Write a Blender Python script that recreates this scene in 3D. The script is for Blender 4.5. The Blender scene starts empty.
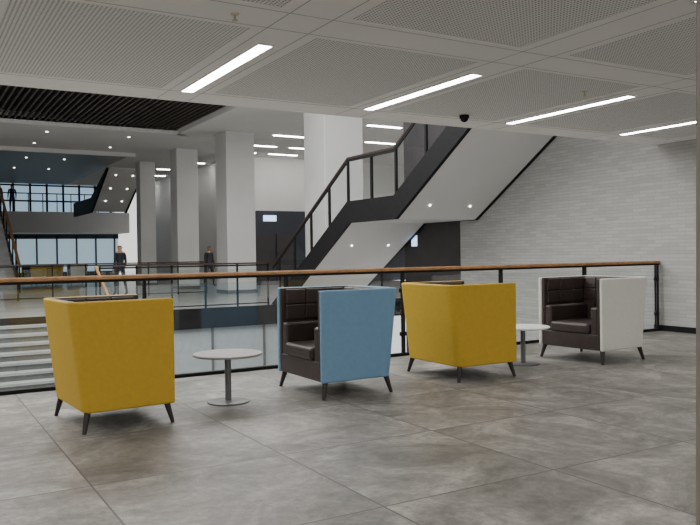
import bpy, bmesh, math, random
from mathutils import Matrix, Vector
random.seed(4)
scene=bpy.context.scene
COL=scene.collection

# ------------------------------------------------------------ materials
def new_mat(name):
    m=bpy.data.materials.new(name); m.use_nodes=True
    nt=m.node_tree; b=nt.nodes['Principled BSDF']
    return m,nt,b
def simple(name,col,rough=.5,metal=0,noise=0.0,nscale=8,bump=0.0,bscale=60,spec=.5):
    m,nt,b=new_mat(name)
    b.inputs['Base Color'].default_value=(*col,1); b.inputs['Roughness'].default_value=rough
    b.inputs['Metallic'].default_value=metal; b.inputs['Specular IOR Level'].default_value=spec
    tc=nt.nodes.new('ShaderNodeTexCoord')
    if noise>0:
        n=nt.nodes.new('ShaderNodeTexNoise'); n.inputs['Scale'].default_value=nscale; n.inputs['Detail'].default_value=5
        nt.links.new(tc.outputs['Object'],n.inputs['Vector'])
        r=nt.nodes.new('ShaderNodeValToRGB')
        r.color_ramp.elements[0].position=.3; r.color_ramp.elements[1].position=.7
        r.color_ramp.elements[0].color=(*[c*(1-noise) for c in col],1)
        r.color_ramp.elements[1].color=(*[min(1,c*(1+noise)) for c in col],1)
        nt.links.new(n.outputs['Fac'],r.inputs['Fac']); nt.links.new(r.outputs['Color'],b.inputs['Base Color'])
    if bump>0:
        n2=nt.nodes.new('ShaderNodeTexNoise'); n2.inputs['Scale'].default_value=bscale; n2.inputs['Detail'].default_value=3
        nt.links.new(tc.outputs['Object'],n2.inputs['Vector'])
        bp=nt.nodes.new('ShaderNodeBump'); bp.inputs['Strength'].default_value=bump; bp.inputs['Distance'].default_value=.01
        nt.links.new(n2.outputs['Fac'],bp.inputs['Height']); nt.links.new(bp.outputs['Normal'],b.inputs['Normal'])
    return m
def emis(name,col,s):
    m,nt,b=new_mat(name)
    b.inputs['Base Color'].default_value=(*col,1)
    b.inputs['Emission Color'].default_value=(*col,1); b.inputs['Emission Strength'].default_value=s
    return m
def glass_mat(name,tint=(.95,.97,.965)):
    m=bpy.data.materials.new(name); m.use_nodes=True; nt=m.node_tree; nt.nodes.clear()
    o=nt.nodes.new('ShaderNodeOutputMaterial'); mix=nt.nodes.new('ShaderNodeMixShader')
    t=nt.nodes.new('ShaderNodeBsdfTransparent'); t.inputs[0].default_value=(*tint,1)
    g=nt.nodes.new('ShaderNodeBsdfGlossy'); g.inputs['Roughness'].default_value=.02
    lw=nt.nodes.new('ShaderNodeLayerWeight'); lw.inputs[0].default_value=.5
    p=nt.nodes.new('ShaderNodeMath'); p.operation='POWER'; p.inputs[1].default_value=5
    ma=nt.nodes.new('ShaderNodeMath'); ma.operation='MULTIPLY_ADD'; ma.inputs[1].default_value=.9; ma.inputs[2].default_value=.045
    nt.links.new(lw.outputs['Facing'],p.inputs[0]); nt.links.new(p.outputs[0],ma.inputs[0])
    nt.links.new(ma.outputs[0],mix.inputs[0]); nt.links.new(t.outputs[0],mix.inputs[1]); nt.links.new(g.outputs[0],mix.inputs[2])
    nt.links.new(mix.outputs[0],o.inputs[0]); return m

def floor_mat():
    m,nt,b=new_mat('stone_tile_floor'); L=nt.links.new; N=nt.nodes.new
    tc=N('ShaderNodeTexCoord')
    br=N('ShaderNodeTexBrick'); br.offset=0.0; br.squash=1
    br.inputs['Color1'].default_value=(.1,.1,.1,1); br.inputs['Color2'].default_value=(.9,.9,.9,1)
    br.inputs['Mortar'].default_value=(0,0,0,1)
    br.inputs['Scale'].default_value=1; br.inputs['Mortar Size'].default_value=.006; br.inputs['Mortar Smooth'].default_value=.1
    br.inputs['Brick Width'].default_value=1.2; br.inputs['Row Height'].default_value=1.2
    mp=N('ShaderNodeMapping'); mp.inputs['Location'].default_value=(.3,.35,0)
    L(tc.outputs['Object'],mp.inputs[0]); L(mp.outputs[0],br.inputs['Vector'])
    n1=N('ShaderNodeTexNoise'); n1.inputs['Scale'].default_value=1.5; n1.inputs['Detail'].default_value=10; n1.inputs['Roughness'].default_value=.7
    n1.inputs['Distortion'].default_value=1.0
    vm=N('ShaderNodeVectorMath'); vm.operation='MULTIPLY_ADD'
    L(br.outputs['Color'],vm.inputs[0]); vm.inputs[1].default_value=(9,9,9); L(tc.outputs['Object'],vm.inputs[2])
    L(vm.outputs[0],n1.inputs['Vector'])
    r=N('ShaderNodeValToRGB'); e=r.color_ramp.elements
    e[0].position=.35; e[0].color=(.108,.100,.089,1)
    e[1].position=.67; e[1].color=(.385,.362,.33,1)
    x=e.new(.5); x.color=(.212,.198,.18,1)
    L(n1.outputs['Fac'],r.inputs['Fac'])
    n2=N('ShaderNodeTexNoise'); n2.inputs['Scale'].default_value=12; n2.inputs['Detail'].default_value=10; n2.inputs['Roughness'].default_value=.8
    L(tc.outputs['Object'],n2.inputs['Vector'])
    r2=N('ShaderNodeValToRGB'); r2.color_ramp.elements[0].position=.38; r2.color_ramp.elements[0].color=(.60,.60,.60,1)
    r2.color_ramp.elements[1].position=.62; r2.color_ramp.elements[1].color=(1.22,1.22,1.22,1)
    L(n2.outputs['Fac'],r2.inputs['Fac'])
    mu=N('ShaderNodeMixRGB'); mu.blend_type='MULTIPLY'; mu.inputs[0].default_value=1
    L(r.outputs['Color'],mu.inputs[1]); L(r2.outputs['Color'],mu.inputs[2])
    rt=N('ShaderNodeMapRange'); rt.inputs['To Min'].default_value=.86; rt.inputs['To Max'].default_value=1.12; L(br.outputs['Color'],rt.inputs['Value'])
    mt=N('ShaderNodeMixRGB'); mt.blend_type='MULTIPLY'; mt.inputs[0].default_value=1; L(mu.outputs[0],mt.inputs[1]); L(rt.outputs[0],mt.inputs[2])
    mx=N('ShaderNodeMixRGB'); L(br.outputs['Fac'],mx.inputs[0]); L(mt.outputs[0],mx.inputs[1]); mx.inputs[2].default_value=(.055,.05,.045,1)
    L(mx.outputs[0],b.inputs['Base Color'])
    rr=N('ShaderNodeMapRange'); rr.inputs['To Min'].default_value=.30; rr.inputs['To Max'].default_value=.55
    L(n2.outputs['Fac'],rr.inputs['Value']); L(rr.outputs[0],b.inputs['Roughness'])
    bp=N('ShaderNodeBump'); bp.inputs['Strength'].default_value=.12; bp.inputs['Distance'].default_value=.01
    L(n2.outputs['Fac'],bp.inputs['Height']); L(bp.outputs[0],b.inputs['Normal'])
    return m

def brick_wall_mat():
    m,nt,b=new_mat('painted_brick'); L=nt.links.new; N=nt.nodes.new
    tc=N('ShaderNodeTexCoord'); sp=N('ShaderNodeSeparateXYZ'); cb=N('ShaderNodeCombineXYZ')
    L(tc.outputs['Object'],sp.inputs[0]); L(sp.outputs['Y'],cb.inputs['X']); L(sp.outputs['Z'],cb.inputs['Y'])
    br=N('ShaderNodeTexBrick'); br.inputs['Scale'].default_value=1; br.inputs['Brick Width'].default_value=.28; br.inputs['Row Height'].default_value=.058
    br.inputs['Mortar Size'].default_value=.006; br.inputs['Mortar Smooth'].default_value=.7
    br.inputs['Color1'].default_value=(.37,.365,.355,1); br.inputs['Color2'].default_value=(.45,.445,.435,1); br.inputs['Mortar'].default_value=(.325,.32,.31,1)
    L(cb.outputs[0],br.inputs['Vector']); L(br.outputs['Color'],b.inputs['Base Color'])
    bp=N('ShaderNodeBump'); bp.invert=True; bp.inputs['Strength'].default_value=.4; bp.inputs['Distance'].default_value=.005
    L(br.outputs['Fac'],bp.inputs['Height']); L(bp.outputs[0],b.inputs['Normal']); b.inputs['Roughness'].default_value=.7
    return m

def perforated_mat():
    m,nt,b=new_mat('perforated_ceiling_panel'); L=nt.links.new; N=nt.nodes.new
    tc=N('ShaderNodeTexCoord')
    vor=N('ShaderNodeVectorMath'); vor.operation='MODULO'
    vadd=N('ShaderNodeVectorMath'); vadd.operation='ADD'; vadd.inputs[1].default_value=(100,100,100)
    L(tc.outputs['Object'],vadd.inputs[0]); L(vadd.outputs[0],vor.inputs[0]); vor.inputs[1].default_value=(.03,.03,1)
    sub=N('ShaderNodeVectorMath'); sub.operation='SUBTRACT'; sub.inputs[1].default_value=(.015,.015,0); L(vor.outputs[0],sub.inputs[0])
    mul=N('ShaderNodeVectorMath'); mul.operation='MULTIPLY'; mul.inputs[1].default_value=(1,1,0); L(sub.outputs[0],mul.inputs[0])
    ln=N('ShaderNodeVectorMath'); ln.operation='LENGTH'; L(mul.outputs[0],ln.inputs[0])
    lt=N('ShaderNodeMath'); lt.operation='LESS_THAN'; lt.inputs[1].default_value=.0072; L(ln.outputs['Value'],lt.inputs[0])
    mx=N('ShaderNodeMixRGB'); mx.inputs[1].default_value=(.76,.755,.745,1); mx.inputs[2].default_value=(.09,.09,.09,1)
    L(lt.outputs[0],mx.inputs[0]); L(mx.outputs[0],b.inputs['Base Color']); b.inputs['Roughness'].default_value=.8
    return m

M={}
M['floor']=floor_mat()
M['brick']=brick_wall_mat()
M['perf']=perforated_mat()
M['ceil']=simple('ceiling_paint',(.84,.83,.815),.8,noise=.02,nscale=1)
M['joint']=simple('ceiling_joint',(.30,.30,.30),.8)
M['white']=simple('white_plaster',(.72,.715,.70),.75,noise=.03,nscale=.7)
M['colm']=simple('column_plaster',(.60,.60,.59),.6,noise=.05,nscale=.8)
M['soffit']=simple('stair_soffit',(.62,.62,.61),.6,noise=.03,nscale=1)
M['dark']=simple('dark_steel',(.008,.008,.009),.65,noise=.2,spec=.2)
M['darkwall']=simple('dark_panel_wall',(.04,.036,.038),.5,noise=.2,nscale=2)
M['navy']=simple('navy_wall',(.03,.035,.048),.5,noise=.1)
M['slat']=simple('ceiling_slat',(.055,.045,.038),.5,noise=.15)
M['black']=simple('void_black',(.012,.012,.013),.9,noise=.1)
M['wood']=simple('oak_handrail',(.30,.15,.055),.38,noise=.25,nscale=12)
M['wooddark']=simple('dark_oak_handrail',(.035,.022,.016),.45,noise=.25,nscale=12)
M['glass']=glass_mat('balustrade_glass')
M['yellow']=simple('yellow_upholstery',(.55,.35,.03),.65,noise=.04,nscale=30,bump=.15,bscale=300,spec=.3)
M['blue']=simple('blue_upholstery',(.17,.32,.47),.65,noise=.04,nscale=30,bump=.15,bscale=300,spec=.3)
M['cream']=simple('cream_upholstery',(.72,.71,.655),.65,noise=.03,nscale=30,bump=.15,bscale=300,spec=.3)
M['leather']=simple('brown_leather',(.040,.027,.024),.42,noise=.2,nscale=10,bump=.25,bscale=120,spec=.4)
M['leg']=simple('dark_wood_leg',(.02,.014,.011),.4,noise=.2)
M['ttop']=simple('table_laminate',(.27,.26,.245),.4,noise=.04,nscale=20)
M['ttopw']=simple('table_laminate_white',(.78,.78,.76),.35,noise=.03,nscale=20)
M['tbase']=simple('table_grey_metal',(.14,.14,.14),.4,metal=.3,noise=.05)
M['light']=emis('luminaire',(1,.97,.92),26)
M['lightfar']=emis('luminaire_far',(1,.98,.94),22)
M['down']=emis('downlight',(1,.97,.9),7)
M['step']=simple('stair_stone',(.28,.29,.285),.5,noise=.1,nscale=3)
M['riser']=simple('stair_riser',(.12,.125,.125),.6,noise=.1)
M['lower']=simple('lower_level_wall',(.36,.39,.41),.5,noise=.05)
M['farfloor']=simple('far_polished_floor',(.34,.33,.31),.25,noise=.15,nscale=1)
M['winglass']=emis('daylit_window',(.42,.60,.75),.75)
M['winglow']=emis('lit_glazing',(.40,.56,.65),.7)
M['beige']=simple('beige_door_jamb',(.27,.24,.20),.6,noise=.05)
M['darkblueceil']=simple('dark_blue_ceiling',(.12,.13,.14),.4,noise=.1)
M['screen']=emis('screen_glow',(.55,.7,1),2.0)
M['chrome']=simple('sprinkler_metal',(.5,.45,.3),.3,metal=.8,noise=.05)

# ------------------------------------------------------------ helpers
def add_boxes(bm,boxes):
    for (x0,x1,y0,y1,z0,z1) in boxes:
        v=[bm.verts.new((x,y,z)) for z in (z0,z1) for (x,y) in ((x0,y0),(x1,y0),(x1,y1),(x0,y1))]
        for f in ((3,2,1,0),(4,5,6,7),(0,1,5,4),(1,2,6,5),(2,3,7,6),(3,0,4,7)):
            bm.faces.new([v[i] for i in f])
def mesh_obj(name,bm,mat,parent=None,smooth=False,bevel=0,seg=2):
    bmesh.ops.recalc_face_normals(bm,faces=bm.faces)
    me=bpy.data.meshes.new(name); bm.to_mesh(me); bm.free()
    for mm in (mat if isinstance(mat,list) else [mat]): me.materials.append(mm)
    if smooth:
        for p in me.polygons: p.use_smooth=True
    o=bpy.data.objects.new(name,me); COL.objects.link(o)
    if parent: o.parent=parent
    if bevel>0:
        md=o.modifiers.new('bevel','BEVEL'); md.width=bevel; md.segments=seg; md.limit_method='ANGLE'; md.angle_limit=math.radians(40)
        md.harden_normals=False
    return o
def boxes(name,bl,mat,parent=None,bevel=0,seg=2,smooth=False):
    bm=bmesh.new(); add_boxes(bm,bl); return mesh_obj(name,bm,mat,parent,bevel=bevel,seg=seg,smooth=smooth)
def box(name,x0,x1,y0,y1,z0,z1,mat,parent=None,bevel=0):
    return boxes(name,[(x0,x1,y0,y1,z0,z1)],mat,parent,bevel)
def empty(name,loc=(0,0,0),rz=0):
    e=bpy.data.objects.new(name,None); e.location=loc; e.rotation_euler=(0,0,rz); e.empty_display_size=.2; COL.objects.link(e); return e
def bar(bm,p,q,w,h=None):
    """square bar from p to q"""
    h=h or w; p=Vector(p); q=Vector(q); d=(q-p).normalized()
    up=Vector((0,0,1)) if abs(d.z)<.95 else Vector((1,0,0))
    s=d.cross(up).normalized(); u=s.cross(d).normalized()
    vs=[]
    for c in (p,q):
        for a,b_ in ((-1,-1),(1,-1),(1,1),(-1,1)): vs.append(bm.verts.new(c+s*a*w/2+u*b_*h/2))
    for f in ((0,1,2,3),(7,6,5,4),(0,4,5,1),(1,5,6,2),(2,6,7,3),(3,7,4,0)): bm.faces.new([vs[i] for i in f])
def cone(bm,p,q,r0,r1,n=16):
    p=Vector(p);q=Vector(q);d=(q-p).normalized(); a=Vector((1,0,0)) if abs(d.x)<.9 else Vector((0,1,0))
    s=d.cross(a).normalized();u=d.cross(s)
    A=[bm.verts.new(p+(s*math.cos(2*math.pi*i/n)+u*math.sin(2*math.pi*i/n))*r0) for i in range(n)]
    B=[bm.verts.new(q+(s*math.cos(2*math.pi*i/n)+u*math.sin(2*math.pi*i/n))*r1) for i in range(n)]
    for i in range(n):
        j=(i+1)%n; bm.faces.new((A[i],A[j],B[j],B[i]))
    bm.faces.new(A[::-1]); bm.faces.new(B)
def prism(bm,yz,x0,x1):
    A=[bm.verts.new((x0,y,z)) for y,z in yz]; B=[bm.verts.new((x1,y,z)) for y,z in yz]; n=len(yz)
    bm.faces.new(A); bm.faces.new(B[::-1])
    for i in range(n):
        j=(i+1)%n; bm.faces.new((A[i],B[i],B[j],A[j]))

# ------------------------------------------------------------ room shell
ZC=2.97; RY=7.9; WX=10.4; FE=18.0; ZH=5.5
box('floor',-9,WX,-5,8.0,-.45,0,M['floor'])
box('wall_right',WX,WX+.3,-5,12.9,-4.2,7,M['brick'])
box('wall_right_dark',WX,WX+.3,12.9,15.0,-4.2,7,M['darkwall'])
box('baseboard_right',WX-.015,WX,-5,8.0,0,.09,M['dark'])
box('floor_slab_fascia',-9,WX,8.0,8.03,-.5,0.0,M['dark'])
# our ceiling
cl=empty('ceiling')
box('ceiling_deck',-9,WX,-5,RY,ZC+.02,4.3,M['ceil'],cl)
XL=[2.5+2.155*k for k in range(-5,4)]
perf=[]
ys=[(-4.7,-2.95),(-2.45,-.25),(.25,2.15),(2.65,4.65),(5.15,7.4)]
for i,xl in enumerate(XL):
    x0=xl+.17; x1=xl+2.155-.17
    if x1>WX: x1=WX-.25
    if x0>=x1: continue
    for (a,b_) in ys:
        perf.append((x0+.1,x1-.1,a,b_,ZC+.0,ZC+.015))
boxes('perforated_panels',perf,M['perf'],cl)
bl=[]
yb=[-5]+[v for ab in ys for v in ab]+[RY]
for k in range(0,len(yb),2): bl.append((-9,WX,yb[k],yb[k+1],ZC-.006,ZC+.02))
for (a,b_) in ys:
    px=-9
    for xl in XL:
        x0=xl+.27; x1=xl+2.155-.27
        if x1>WX: x1=WX-.35
        if x0>=x1: continue
        bl.append((px,x0,a,b_,ZC-.006,ZC+.02)); px=x1
    bl.append((px,WX,a,b_,ZC-.006,ZC+.02))
boxes('smooth_bands',bl,M['ceil'],cl)
jl=[]
for xl in XL:
    for s in (-.17,.17):
        jl.append((xl+s-.003,xl+s+.003,-5,RY,ZC-.0075,ZC-.005))
for (a,b_) in ys:
    for y in (a-.06,b_+.06): jl.append((-9,WX,y-.003,y+.003,ZC-.0075,ZC-.005))
boxes('panel_joints',jl,M['joint'],cl)
box('ceiling_edge_trim',-9,WX,RY-.02,RY+.03,ZC-.01,4.3,M['ceil'],cl)

# luminaires
for xl in XL:
    for (y0,y1) in ((5.5,7.42),(1.2,3.2),(-3,-1)):
        if xl>10 or xl<-6: continue
        e=empty('ceiling_light',(xl,(y0+y1)/2,ZC-.006))
        L=(y1-y0)/2
        boxes('housing',[(-.075,-.06,-L,L,-.012,.01),(.06,.075,-L,L,-.012,.01),(-.075,.075,-L-.015,-L,-.012,.01),(-.075,.075,L,L+.015,-.012,.01)],M['white'],e)
        box('diffuser',-.06,.06,-L,L,-.008,.004,M['light'],e)

# security dome + sprinklers (ceiling fittings)
e=empty('dome_camera',(5.93,7.25,ZC-.006)); e.parent=cl
bm=bmesh.new(); cone(bm,(0,0,0),(0,0,-.035),.06,.058,24); mesh_obj('collar',bm,M['dark'],e)
bm=bmesh.new(); bmesh.ops.create_uvsphere(bm,u_segments=24,v_segments=12,radius=.048,matrix=Matrix.Translation((0,0,-.035))); mesh_obj('dome',bm,M['dark'],e,smooth=True)
for (x,y) in ((2.0,4.9),(6.2,5.6),(9.3,6.2)):
    e=empty('sprinkler_head',(x,y,ZC-.006)); e.parent=cl
    bm=bmesh.new(); cone(bm,(0,0,0),(0,0,-.008),.03,.028,16); cone(bm,(0,0,-.008),(0,0,-.045),.009,.007,10); cone(bm,(0,0,-.045),(0,0,-.05),.02,.02,12)
    mesh_obj('rose',bm,M['chrome'],e)

# near jamb at the right of the view
j=box('door_jamb',0,.5,0,.12,-.0,2.95,M['beige']); j.location=(2.118,1.405,0); j.rotation_euler=(0,math.radians(.6),math.radians(-20))

# ------------------------------------------------------------ railing
rl=empty('balustrade')
bm=bmesh.new(); x0=-9;x1=WX-.02
prof=[(-.035,-.012),(-.03,.012),(-.018,.024),(.018,.024),(.03,.012),(.035,-.012),(.02,-.02),(-.02,-.02)]
A=[bm.verts.new((x0,RY+y,1.09+z)) for y,z in prof];B=[bm.verts.new((x1,RY+y,1.09+z)) for y,z in prof]
for i in range(8): bm.faces.new((A[i],A[(i+1)%8],B[(i+1)%8],B[i]))
bm.faces.new(A);bm.faces.new(B)
mesh_obj('wood_handrail',bm,M['wood'],rl)
boxes('steel_flat',[(x0,x1,RY-.02,RY+.02,1.045,1.07),(x0,x1,RY-.03,RY+.03,-.0,.035)],M['dark'],rl)
pl=[];gl=[];px=10.33
while px>-9:
    pl+= [(px-.010,px+.010,RY-.035,RY-.005,0,1.05),(px-.010,px+.010,RY+.012,RY+.035,0,1.05)]
    for z in (.25,.8): pl.append((px-.045,px+.045,RY-.012,RY+.02,z,z+.05))
    gl.append((px-1.633+.02,px-.02,RY+.0,RY+.01,.04,1.0)); px-=1.633
boxes('posts_and_clamps',pl,M['dark'],rl)
boxes('glass_panels',gl,M['glass'],rl)

# ------------------------------------------------------------ big atrium stair
st=empty('atrium_staircase')
bot=[(8.0,4.71),(12.3,1.96),(14.1,1.96),(17.37,0)]
top=[(18.15,0),(14.15,2.43),(12.35,2.43),(8.0,5.21)]
for nm,a,b_ in (('stringer_near',8.30,8.38),('stringer_far',WX-.09,WX-.01)):
    bm=bmesh.new(); prism(bm,bot+top,a,b_); mesh_obj(nm,bm,M['dark'],st)
bm=bmesh.new(); prism(bm,[(y,z+.01) for y,z in bot]+[(17.6,.0),(14.12,2.1),(12.33,2.1),(8.0,4.86)],8.38,WX-.09); mesh_obj('soffit',bm,M['soffit'],st)
tr=[]
n=14
for i in range(n):
    z=2.35*(1-(i)/n); y=14.15+i*.277
    tr.append((8.38,WX-.09,y,y+.29,z-.2,z-.0))
for i in range(15):
    z=2.35+.172*(i+1); y=12.3-i*.272
    tr.append((8.38,WX-.09,y-.28,y,z-.2,z))
tr.append((8.38,WX-.09,12.3,14.16,2.1,2.35))
boxes('treads',tr,M['step'],st)
def yz_line(y):
    if y<12.35: return 2.43+.64*(12.35-y)
    if y<14.15: return 2.43
    return 2.43-.6*(y-14.15)
for X,nm in ((8.34,'near'),(WX-.06,'far')):
    bm=bmesh.new()
    pts=[(X,y,yz_line(y)+.93) for y in (8.0,12.35,14.15,18.1)]
    for a,b_ in zip(pts,pts[1:]): bar(bm,a,b_,.05,.04)
    mesh_obj('handrail_'+nm,bm,M['wooddark'],st)
    bm=bmesh.new()
    for a,b_ in zip(pts,pts[1:]): bar(bm,Vector(a)-Vector((0,0,.05)),Vector(b_)-Vector((0,0,.05)),.035,.05)
    for y in (8.6,9.5,10.4,11.3,12.3,13.2,14.15,15.0,15.9,16.8,17.7): bar(bm,(X,y,yz_line(y)-.3),(X,y,yz_line(y)+.9),.05)
    mesh_obj('rail_posts_'+nm,bm,M['dark'],st)
    bm=bmesh.new()
    for a,b_ in ((8.05,12.25),(12.4,14.1),(14.2,18.0)):
        v=[bm.verts.new((X,y,yz_line(y)+dz)) for y,dz in ((a,.05),(b_,.05),(b_,.86),(a,.86))]; bm.faces.new(v)
    mesh_obj('rail_glass_'+nm,bm,M['glass'],st)
bm=bmesh.new()
for X in (8.85,9.85):
    for y in (9.7,11.9):
        z=1.96+.64*(12.3-y); cone(bm,(X,y,z+.003),(X,y-.01,z-.006),.022,.022,16)
    for y in (14.9,):
        z=1.96-.6*(y-14.1); cone(bm,(X,y,z+.003),(X,y-.01,z-.006),.022,.022,16)
mesh_obj('soffit_downlights',bm,M['down'],st)

# ------------------------------------------------------------ far level
box('floor_far',-12,20,FE,55,-.12,0,M['farfloor'])
box('trim_far_slab',-12,20,FE-.05,FE,-.5,.0,M['dark'])
box('wall_lower_level',3.9,WX,FE+.05,FE+.25,-4.2,-.12,M['lower'])
boxes('wall_lower_mullions',[(x,x+.05,FE+.0,FE+.05,-4.2,-.5) for x in (5.2,6.6,8.0,9.4)],M['tbase'])
box('floor_lower',-12,WX,3,24,-4.3,-4.2,M['farfloor'])
bs=empty('atrium_steps')
tt=[];rr=[]
for i in range(25):
    z=-.16*i; y=FE-.3*i
    tt.append((-9,3.8,y-.34,y,z-.05-.16,z-.16)); rr.append((-9,3.8,y-.30,y+.02,z-.42,z-.21))
boxes('tread_slabs',tt,M['step'],bs); boxes('risers',rr,M['riser'],bs)
bm=bmesh.new(); bar(bm,(3.82,FE,1.08),(3.82,FE-6,-2.1),.05); mesh_obj('step_handrail',bm,M['wood'],bs)
bm=bmesh.new()
for k in range(0,7): bar(bm,(3.82,FE-k,1.05-.53*k),(3.82,FE-k,-.2-.53*k),.035)
bar(bm,(3.82,FE,-.1),(3.82,FE-6,-3.3),.08,.3); mesh_obj('step_rail_posts',bm,M['dark'],bs)
fr=empty('far_balustrade')
bm=bmesh.new(); bar(bm,(3.9,FE+.05,1.09),(8.22,FE+.05,1.09),.06,.04); bar(bm,(10.8,FE+.05,1.09),(18,FE+.05,1.09),.06,.04)
bar(bm,(-9,25,1.09),(9,25,1.09),.06,.04)
mesh_obj('far_handrail',bm,M['wooddark'],fr)
bm=bmesh.new()
for x in [3.92+.85*k for k in range(6)]+[10.8+.9*k for k in range(8)]: bar(bm,(x,FE+.05,0),(x,FE+.05,1.07),.04)
for k in range(17): bar(bm,(-7+k,25,0),(-7+k,25,1.07),.04)
bar(bm,(3.9,FE+.05,.06),(8.2,FE+.05,.06),.03); bar(bm,(3.9,FE+.05,1.04),(8.2,FE+.05,1.04),.04)
bar(bm,(-9,25,.06),(9,25,.06),.03); bar(bm,(-9,25,1.04),(9,25,1.04),.04)
mesh_obj('far_posts',bm,M['dark'],fr)
boxes('far_glass',[(3.9,8.2,FE+.045,FE+.055,.1,.95),(-9,9,25,25.01,.1,.95)],M['glass'],fr)

# columns
for i,(x,y,w) in enumerate(((10.65,18.9,.62),(9.95,24.6,.52),(9.65,29.2,.43),(9.4,33.8,.34))):
    e=empty('column',(x,y,0))
    box('shaft',-w,w,-w,w,0,ZH,M['colm'],e,bevel=.02)
    box('base_trim',-w-.02,w+.02,-w-.02,w+.02,0,.12,M['tbase'],e)
# far ceiling
box('ceiling_far_right',8.2,22,19.5,46,ZH,ZH+.3,M['white'])
box('ceiling_far_mid',-12,8.2,24.8,31,ZH,ZH+.3,M['white'])
box('ceiling_far_dark',-12,8.2,31,46,ZH,ZH+.3,M['darkblueceil'])
box('ceiling_gallery',-12,22,46,55,6.8,7.0,M['darkblueceil'])
box('trim_gallery_drop',-12,22,45.9,46,ZH,6.8,M['darkblueceil'])
box('ceiling_slat_backing',-12,8.2,19,24.8,ZH+.25,ZH+.4,M['black'])
sl=[( -12+.17*k,-12+.17*k+.05,19,24.8,ZH+.02,ZH+.14) for k in range(118)]
boxes('slatted_ceiling',sl,M['slat'])
boxes('trim_slat_frame',[(8.0,8.3,19,25.0,ZH-.12,ZH+.1),(-12,8.3,24.8,25.05,ZH-.12,ZH+.1)],M['white'])
boxes('trim_ceiling_drop',[(-12,8.2,30.9,31.1,ZH-.15,ZH)],M['white'])
fl=empty('far_ceiling_lights')
bl=[]
for x in (11.3,13.2,15.1):
    for y in (21.0,24.2,26.8,28.8): bl.append((x,x+1.3,y,y+.14,ZH-.02,ZH-.001))
for y in (33,36,39,42): bl.append((10.6,11.9,y,y+.14,ZH-.02,ZH-.001))
boxes('linear_diffusers',bl,M['lightfar'],fl)
bm=bmesh.new()
for x in (1.5,4.2,6.9):
    for y in (26.8,29.6): cone(bm,(x,y,ZH-.001),(x,y,ZH-.02),.04,.04,12)
for x in (3,4.5,6):
    for y in (34,38): cone(bm,(x,y,ZH-.001),(x,y,ZH-.02),.04,.04,12)
mesh_obj('round_downlights',bm,M['down'],fl)
# back walls
box('wall_back_upper',12.3,22,30,30.3,3.2,ZH,M['white'])
box('wall_back_lower',12.3,22,30,30.3,0,3.2,M['navy'])
box('wall_far_side',12.3,12.6,30.3,46,0,ZH,M['white'])
box('wall_right_return',WX+.3,22,15.0,15.3,-4.2,7,M['white'])
box('wall_far_right_end',21.8,22,15,30,0,ZH,M['white'])
box('information_screen',13.4,14.0,29.95,29.999,2.75,3.0,M['screen'])
box('information_screen',WX-.006,WX-.001,14.5,14.72,1.45,1.7,M['screen'])
boxes('door_far_pair',[(13.0,13.9,29.94,29.999,0,2.2),(14.0,14.9,29.94,29.999,0,2.2)],M['darkwall'])
f2=empty('far_staircase')
bm=bmesh.new(); prism(bm,[(39.5,3.6),(35.8,5.4),(35.8,5.45),(39.5,4.0)],8.3,9.9); mesh_obj('flight',bm,M['white'],f2)
bm=bmesh.new(); prism(bm,[(39.5,3.55),(36,5.35),(36,5.45),(39.5,4.3)],8.2,8.3); prism(bm,[(39.5,3.55),(36,5.35),(36,5.45),(39.5,4.3)],9.9,10.0); prism(bm,[(39.5,3.55),(44,3.55),(44,4.3),(39.5,4.3)],8.2,8.3); mesh_obj('stringers',bm,M['dark'],f2)
bm=bmesh.new()
for X in (8.7,9.5):
    for y in (36.3,37.4,38.5):
        z=3.6+(39.5-y)*.486; cone(bm,(X,y,z+.003),(X,y-.01,z-.02),.04,.04,12)
mesh_obj('flight_downlights',bm,M['down'],f2)
box('gallery_floor',-12,12.3,48,52,2.8,4.05,M['white'])
wn=empty('window_1'); box('pane',-12,12.3,52,52.05,4.05,6.8,M['winglass'],wn)
boxes('mullions',[(x,x+.12,51.9,52,4.05,6.8) for x in [-12+1.0*k for k in range(25)]]+[(-12,12.3,51.9,52,4.9,5.0),(-12,12.3,51.9,52,5.9,6.0)],M['dark'],wn)
wn=empty('window_2'); box('pane',-12,12.3,51,51.05,.3,2.5,M['winglow'],wn)
boxes('mullions',[(x,x+.1,50.9,51,0,2.8) for x in [-12+1.2*k for k in range(21)]]+[(-12,12.3,50.9,51,2.5,2.8),(-12,12.3,50.9,51,0,.4)],M['navy'],wn)
gr=empty('gallery_balustrade')
box('rail',-12,12.3,48.05,48.12,5.1,5.16,M['dark'],gr); boxes('balusters',[(x,x+.05,48.06,48.1,4.05,5.1) for x in [-12+.8*k for k in range(31)]],M['dark'],gr)
ls=empty('left_staircase')
boxes('flight_steps',[(0.2,3.6,30+.3*i,30+.3*(i+1)+.02,.17*i-.05,.17*(i+1)) for i in range(24)],M['step'],ls)
bm=bmesh.new(); prism(bm,[(29.8,-.0),(37.2,4.04),(37.2,3.5),(30.6,-.0)],3.6,3.7); prism(bm,[(29.8,-.0),(37.2,4.04),(37.2,3.5),(30.6,-.0)],.1,.2); mesh_obj('side_stringers',bm,M['tbase'],ls)
bm=bmesh.new(); bar(bm,(3.65,29.8,1.0),(3.65,37.1,5.05),.09); mesh_obj('stair_handrail',bm,M['wood'],ls)
bm=bmesh.new()
for k in range(8): bar(bm,(3.65,29.9+.93*k,.55*.93*k),(3.65,29.9+.93*k,1.0+.555*.93*k),.05)
mesh_obj('stair_posts',bm,M['dark'],ls)
ll=empty('landing_block')
box('landing_slab',-11.99,3.7,37.3,47.95,3.75,4.05,M['white'],ll)
box('landing_support',-11.9,3.2,38.2,47.9,0,3.75,M['navy'],ll)
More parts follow.
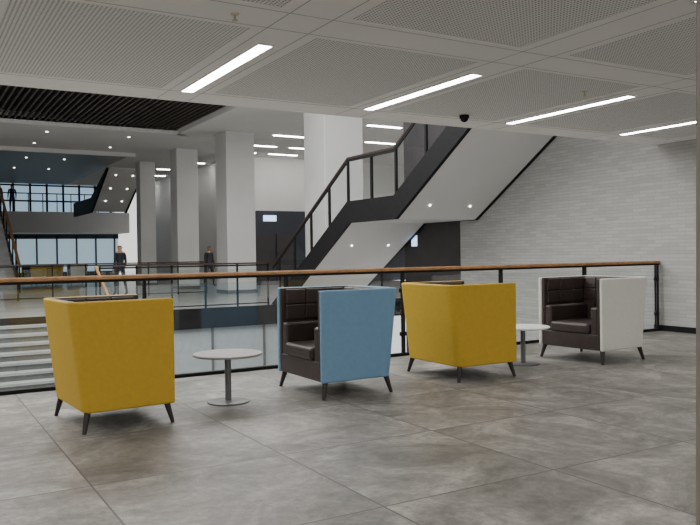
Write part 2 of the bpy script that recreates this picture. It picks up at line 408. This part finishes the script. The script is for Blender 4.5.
box('wall_left',-12.3,-12,-5,55,-4.3,7,M['white'])
box('wall_far_end',-12,13,54.8,55,-.1,7,M['white'])

# ------------------------------------------------------------ tub chairs
def smoothang(o,bev,seg=3):
    md=o.modifiers.new('bevel','BEVEL'); md.width=bev; md.segments=seg; md.limit_method='ANGLE'; md.angle_limit=math.radians(35)
    wn=o.modifiers.new('wn','WEIGHTED_NORMAL'); wn.keep_sharp=False
    for p in o.data.polygons: p.use_smooth=True
XF=.39; XB=-.43; HW=.45; Z0=.15; Z1=.975
def mapx(x,z):
    t=(z-Z0)/(Z1-Z0); s=.88+.12*t
    return XF+(x-XF)*s
def shear(o):
    for v in o.data.vertices: v.co.x=mapx(v.co.x,v.co.z)
def ucontour(inset,r):
    xb=XB+inset; hw=HW-inset; pts=[(XF,-hw)]
    for k in range(9):
        a=math.radians(270-90*k/8); pts.append((xb+r+r*math.cos(a),-hw+r+r*math.sin(a)))
    for k in range(9):
        a=math.radians(180-90*k/8); pts.append((xb+r+r*math.cos(a),hw-r+r*math.sin(a)))
    pts.append((XF,hw)); return pts
def tub_chair(loc,rz,shell,sc=1.0):
    e=empty('privacy_armchair',loc,rz); e.scale=(sc,sc,1)
    def ushell(nm,i0,i1,r0,r1,z0,z1,mat,bev,xf=0):
        O=ucontour(i0,r0); I=ucontour(i1,r1)
        O[0]=(XF+xf,O[0][1]);O[-1]=(XF+xf,O[-1][1]);I[0]=(XF+xf,I[0][1]);I[-1]=(XF+xf,I[-1][1])
        bm=bmesh.new(); n=len(O)
        vo0=[bm.verts.new((x,y,z0)) for x,y in O]; vo1=[bm.verts.new((x,y,z1)) for x,y in O]
        vi0=[bm.verts.new((x,y,z0)) for x,y in I]; vi1=[bm.verts.new((x,y,z1)) for x,y in I]
        for k in range(n-1):
            bm.faces.new((vo0[k],vo0[k+1],vo1[k+1],vo1[k])); bm.faces.new((vi0[k],vi1[k],vi1[k+1],vi0[k+1]))
            bm.faces.new((vo1[k],vo1[k+1],vi1[k+1],vi1[k])); bm.faces.new((vo0[k],vi0[k],vi0[k+1],vo0[k+1]))
        for k in (0,n-1): bm.faces.new((vo0[k],vo1[k],vi1[k],vi0[k]))
        o=mesh_obj(nm,bm,mat,e); shear(o); smoothang(o,bev,4); return o
    ushell('outer_shell',0,.045,.085,.03,Z0,Z1,shell,.022)
    ushell('inner_lining',.0455,.085,.035,.015,Z0+.02,Z1-.004,M['leather'],.012,-.008)
    pads=[]
    xb=XB+.085
    for c in range(4):
        for r in range(4):
            y0=-.36+c*.18; z0=.40+r*.14; pads.append((xb-.005,xb+.045,y0+.002,y0+.178,z0+.002,z0+.138))
    for s in (-1,1):
        for c in range(3):
            for r in range(2):
                xx0=xb+.05+c*.21; z0=.66+r*.15; a=s*(HW-.08); b_=s*(HW-.105)
                pads.append((xx0+.002,xx0+.208,min(a,b_),max(a,b_),z0+.002,z0+.148))
    o=boxes('quilted_pads',pads,M['leather'],e); shear(o); smoothang(o,.016,3)
    o=boxes('arms',[(xb,XF-.015,s0,s1,.22,.64) for s0,s1 in ((-HW+.08,-HW+.18),(HW-.18,HW-.08))],M['leather'],e); shear(o); smoothang(o,.025,3)
    o=box('seat_cushion',xb+.02,XF+.015,-HW+.18,HW-.18,.33,.455,M['leather'],e); shear(o); smoothang(o,.035,4)
    o=box('seat_base',xb,XF-.01,-HW+.05,HW-.05,Z0+.004,.335,M['leather'],e); shear(o); smoothang(o,.012,2)
    bm=bmesh.new()
    for sx,sy in ((1,1),(1,-1),(-1,1),(-1,-1)):
        cx=.02
        cone(bm,(cx+sx*.31,sy*.395,Z0+.02),(cx+sx*.35,sy*.43,0),.027,.015,12)
    mesh_obj('legs',bm,M['leg'],e,smooth=False)
    return e
def R(d): return math.radians(d)
tub_chair((1.41,6.20,0),R(4),M['yellow'],.97)
tub_chair((3.57,6.34,0),R(180),M['blue'],1.03)
tub_chair((5.08,6.36,0),R(-1),M['yellow'],1.04)
tub_chair((7.15,6.38,0),R(183),M['cream'],1.06)
for (x,y,r,m) in ((5.3,38.2,200,'yellow'),(6.2,38.8,150,'yellow'),(7.2,38.0,180,'cream')): tub_chair((x,y,0),R(r),M[m])

def table(loc,topm,basem):
    e=empty('side_table',loc)
    bm=bmesh.new(); cone(bm,(0,0,.415),(0,0,.422),.298,.305,64); cone(bm,(0,0,.422),(0,0,.435),.305,.303,64); mesh_obj('top',bm,topm,e)
    bm=bmesh.new(); cone(bm,(0,0,0),(0,0,.012),.185,.185,48); cone(bm,(0,0,.012),(0,0,.02),.185,.12,48); cone(bm,(0,0,.02),(0,0,.4),.028,.028,20); cone(bm,(0,0,.4),(0,0,.415),.09,.09,20)
    mesh_obj('pedestal',bm,basem,e)
table((2.46,6.32,0),M['ttop'],M['tbase'])
table((6.12,6.48,0),M['ttopw'],M['tbase'])

# ------------------------------------------------------------ people
def zramp(name,top,leg,skin,hair,H):
    m,nt,b=new_mat(name); tc=nt.nodes.new('ShaderNodeTexCoord'); sp=nt.nodes.new('ShaderNodeSeparateXYZ')
    dv=nt.nodes.new('ShaderNodeMath'); dv.operation='DIVIDE'; dv.inputs[1].default_value=H
    r=nt.nodes.new('ShaderNodeValToRGB'); r.color_ramp.interpolation='CONSTANT'; e=r.color_ramp.elements
    e[0].position=0; e[0].color=(.01,.01,.01,1); e[1].position=.05; e[1].color=(*leg,1)
    for p,c in ((.52,top),(.83,skin),(.955,hair)): x=e.new(p); x.color=(*c,1)
    nt.links.new(tc.outputs['Object'],sp.inputs[0]); nt.links.new(sp.outputs['Z'],dv.inputs[0]); nt.links.new(dv.outputs[0],r.inputs[0]); nt.links.new(r.outputs[0],b.inputs['Base Color'])
    b.inputs['Roughness'].default_value=.8; return m
def skinned(name,verts,edges,rad,mat,parent,root=0,sub=1):
    me=bpy.data.meshes.new(name); me.from_pydata(verts,edges,[]); me.materials.append(mat)
    o=bpy.data.objects.new(name,me); COL.objects.link(o); o.parent=parent
    sk=o.modifiers.new('skin','SKIN'); sk.use_smooth_shade=True
    for i,v in enumerate(me.skin_vertices[0].data):
        rr=rad[i]; v.radius=(rr,rr) if not isinstance(rr,tuple) else rr; v.use_root=(i==root)
    s=o.modifiers.new('sub','SUBSURF'); s.levels=sub; s.render_levels=sub
    return o
skinM=simple('skin',(.45,.27,.19),.6,noise=.05)
def person(loc,rz,top,leg,hair,H=1.72,stride=.14):
    e=empty('person',loc,rz); s=H/1.72
    m=zramp('clothing',top,leg,(.45,.27,.19),hair,H)
    V=[(0,0,.95),(0,0,1.1),(0,.0,1.28),(0,-.0,1.42),(0,.0,1.50),(0,-.01,1.56),(0,-.015,1.63),(0,-.01,1.69),
       (.09,0,.9),(.10,-stride,.5),(.10,-stride*1.1,.09),(.10,-stride*1.1-.13,.035),
       (-.09,0,.9),(-.10,stride*.6,.5),(-.10,stride*1.6,.10),(-.10,stride*1.6-.13,.035),
       (.17,0,1.41),(.22,.03,1.13),(.23,-.06,.9),(-.17,0,1.41),(-.22,.0,1.13),(-.23,-.12,.9)]
    E=[(0,1),(1,2),(2,3),(3,4),(4,5),(5,6),(6,7),(0,8),(8,9),(9,10),(10,11),(0,12),(12,13),(13,14),(14,15),(3,16),(16,17),(17,18),(3,19),(19,20),(20,21)]
    Rr=[(.15,.11),(.13,.10),(.16,.11),(.12,.09),.055,.075,.095,.06,.085,.06,.04,.035,.085,.06,.04,.035,.06,.045,.032,.06,.045,.032]
    V=[(x*s,y*s,z*s) for x,y,z in V]; Rr=[(a[0]*s,a[1]*s) if isinstance(a,tuple) else a*s for a in Rr]
    skinned('body',V,E,Rr,m,e)
    for sx,w in ((1,(.23,-.06,.9)),(-1,(-.23,-.12,.9))):
        hv=[w,(w[0],w[1]-.01,w[2]-.06)];he=[(0,1)];hr=[.026,.032]
        for k in range(4):
            y=w[1]-.035+.02*k; Ln=(.055,.07,.065,.05)[k]
            hv+= [(w[0],y,w[2]-.10),(w[0]-sx*.008,y,w[2]-.10-Ln)]; b0=len(hv)-2; he+=[(1,b0),(b0,b0+1)]; hr+=[.010,.008]
        hv+=[(w[0],w[1]-.05,w[2]-.05),(w[0]-sx*.01,w[1]-.065,w[2]-.09)]; b0=len(hv)-2; he+=[(1,b0),(b0,b0+1)]; hr+=[.012,.009]
        skinned('hand_'+('left' if sx>0 else 'right'),[(x*s,y*s,z*s) for x,y,z in hv],he,[h*s for h in hr],skinM,e)
    bm=bmesh.new(); bmesh.ops.create_uvsphere(bm,u_segments=8,v_segments=6,radius=.014*s,matrix=Matrix.Translation((0,-.105*s,1.60*s)))
    for sx in (-1,1): bmesh.ops.create_uvsphere(bm,u_segments=8,v_segments=6,radius=.018*s,matrix=Matrix.Translation((sx*.088*s,0,1.61*s)))
    mesh_obj('nose_and_ears',bm,skinM,e,smooth=True)
    bm=bmesh.new()
    for sx in (-1,1): bmesh.ops.create_uvsphere(bm,u_segments=8,v_segments=6,radius=.010*s,matrix=Matrix.Translation((sx*.032*s,-.095*s,1.63*s)))
    mesh_obj('eyes',bm,M['dark'],e,smooth=True)
person((6.3,25.9,0),R(200),(.02,.022,.03),(.02,.02,.025),(.02,.015,.01))
person((11.0,30.2,0),R(20),(.05,.05,.06),(.03,.03,.04),(.05,.03,.02))
person((4.95,49.3,4.05),R(0),(.25,.04,.04),(.03,.03,.05),(.03,.02,.01))
person((5.75,49.8,4.05),R(180),(.03,.04,.09),(.03,.03,.05),(.03,.02,.01))

# ------------------------------------------------------------ lighting
w=bpy.data.worlds.new('World'); scene.world=w; w.use_nodes=True
w.node_tree.nodes['Background'].inputs[0].default_value=(1,.99,.97,1); w.node_tree.nodes['Background'].inputs[1].default_value=1.25
def area(name,loc,sx,sy,p,col=(1,1,1),rot=(0,0,0)):
    l=bpy.data.lights.new(name,'AREA'); l.shape='RECTANGLE'; l.size=sx; l.size_y=sy; l.energy=p; l.color=col
    o=bpy.data.objects.new(name,l); o.location=loc; o.rotation_euler=rot; COL.objects.link(o); return o
area('atrium_fill',(1,13.2,6.3),14,8,2000,(1,.99,.97))  # added fill light, out of view above the atrium void

# ------------------------------------------------------------ camera
cam=bpy.data.cameras.new('camera'); co=bpy.data.objects.new('camera',cam); COL.objects.link(co)
cam.sensor_width=36; cam.lens=757/700*36; cam.clip_end=200
u=Vector((1282,27.5,-757)).normalized(); v=Vector((-447,2.5,-757)).normalized(); ww=u.cross(v).normalized(); v=ww.cross(u)
Rm=Matrix((u,v,ww)).to_4x4()
co.matrix_world=Matrix.Translation((0,0,1.3))@Rm
scene.camera=co
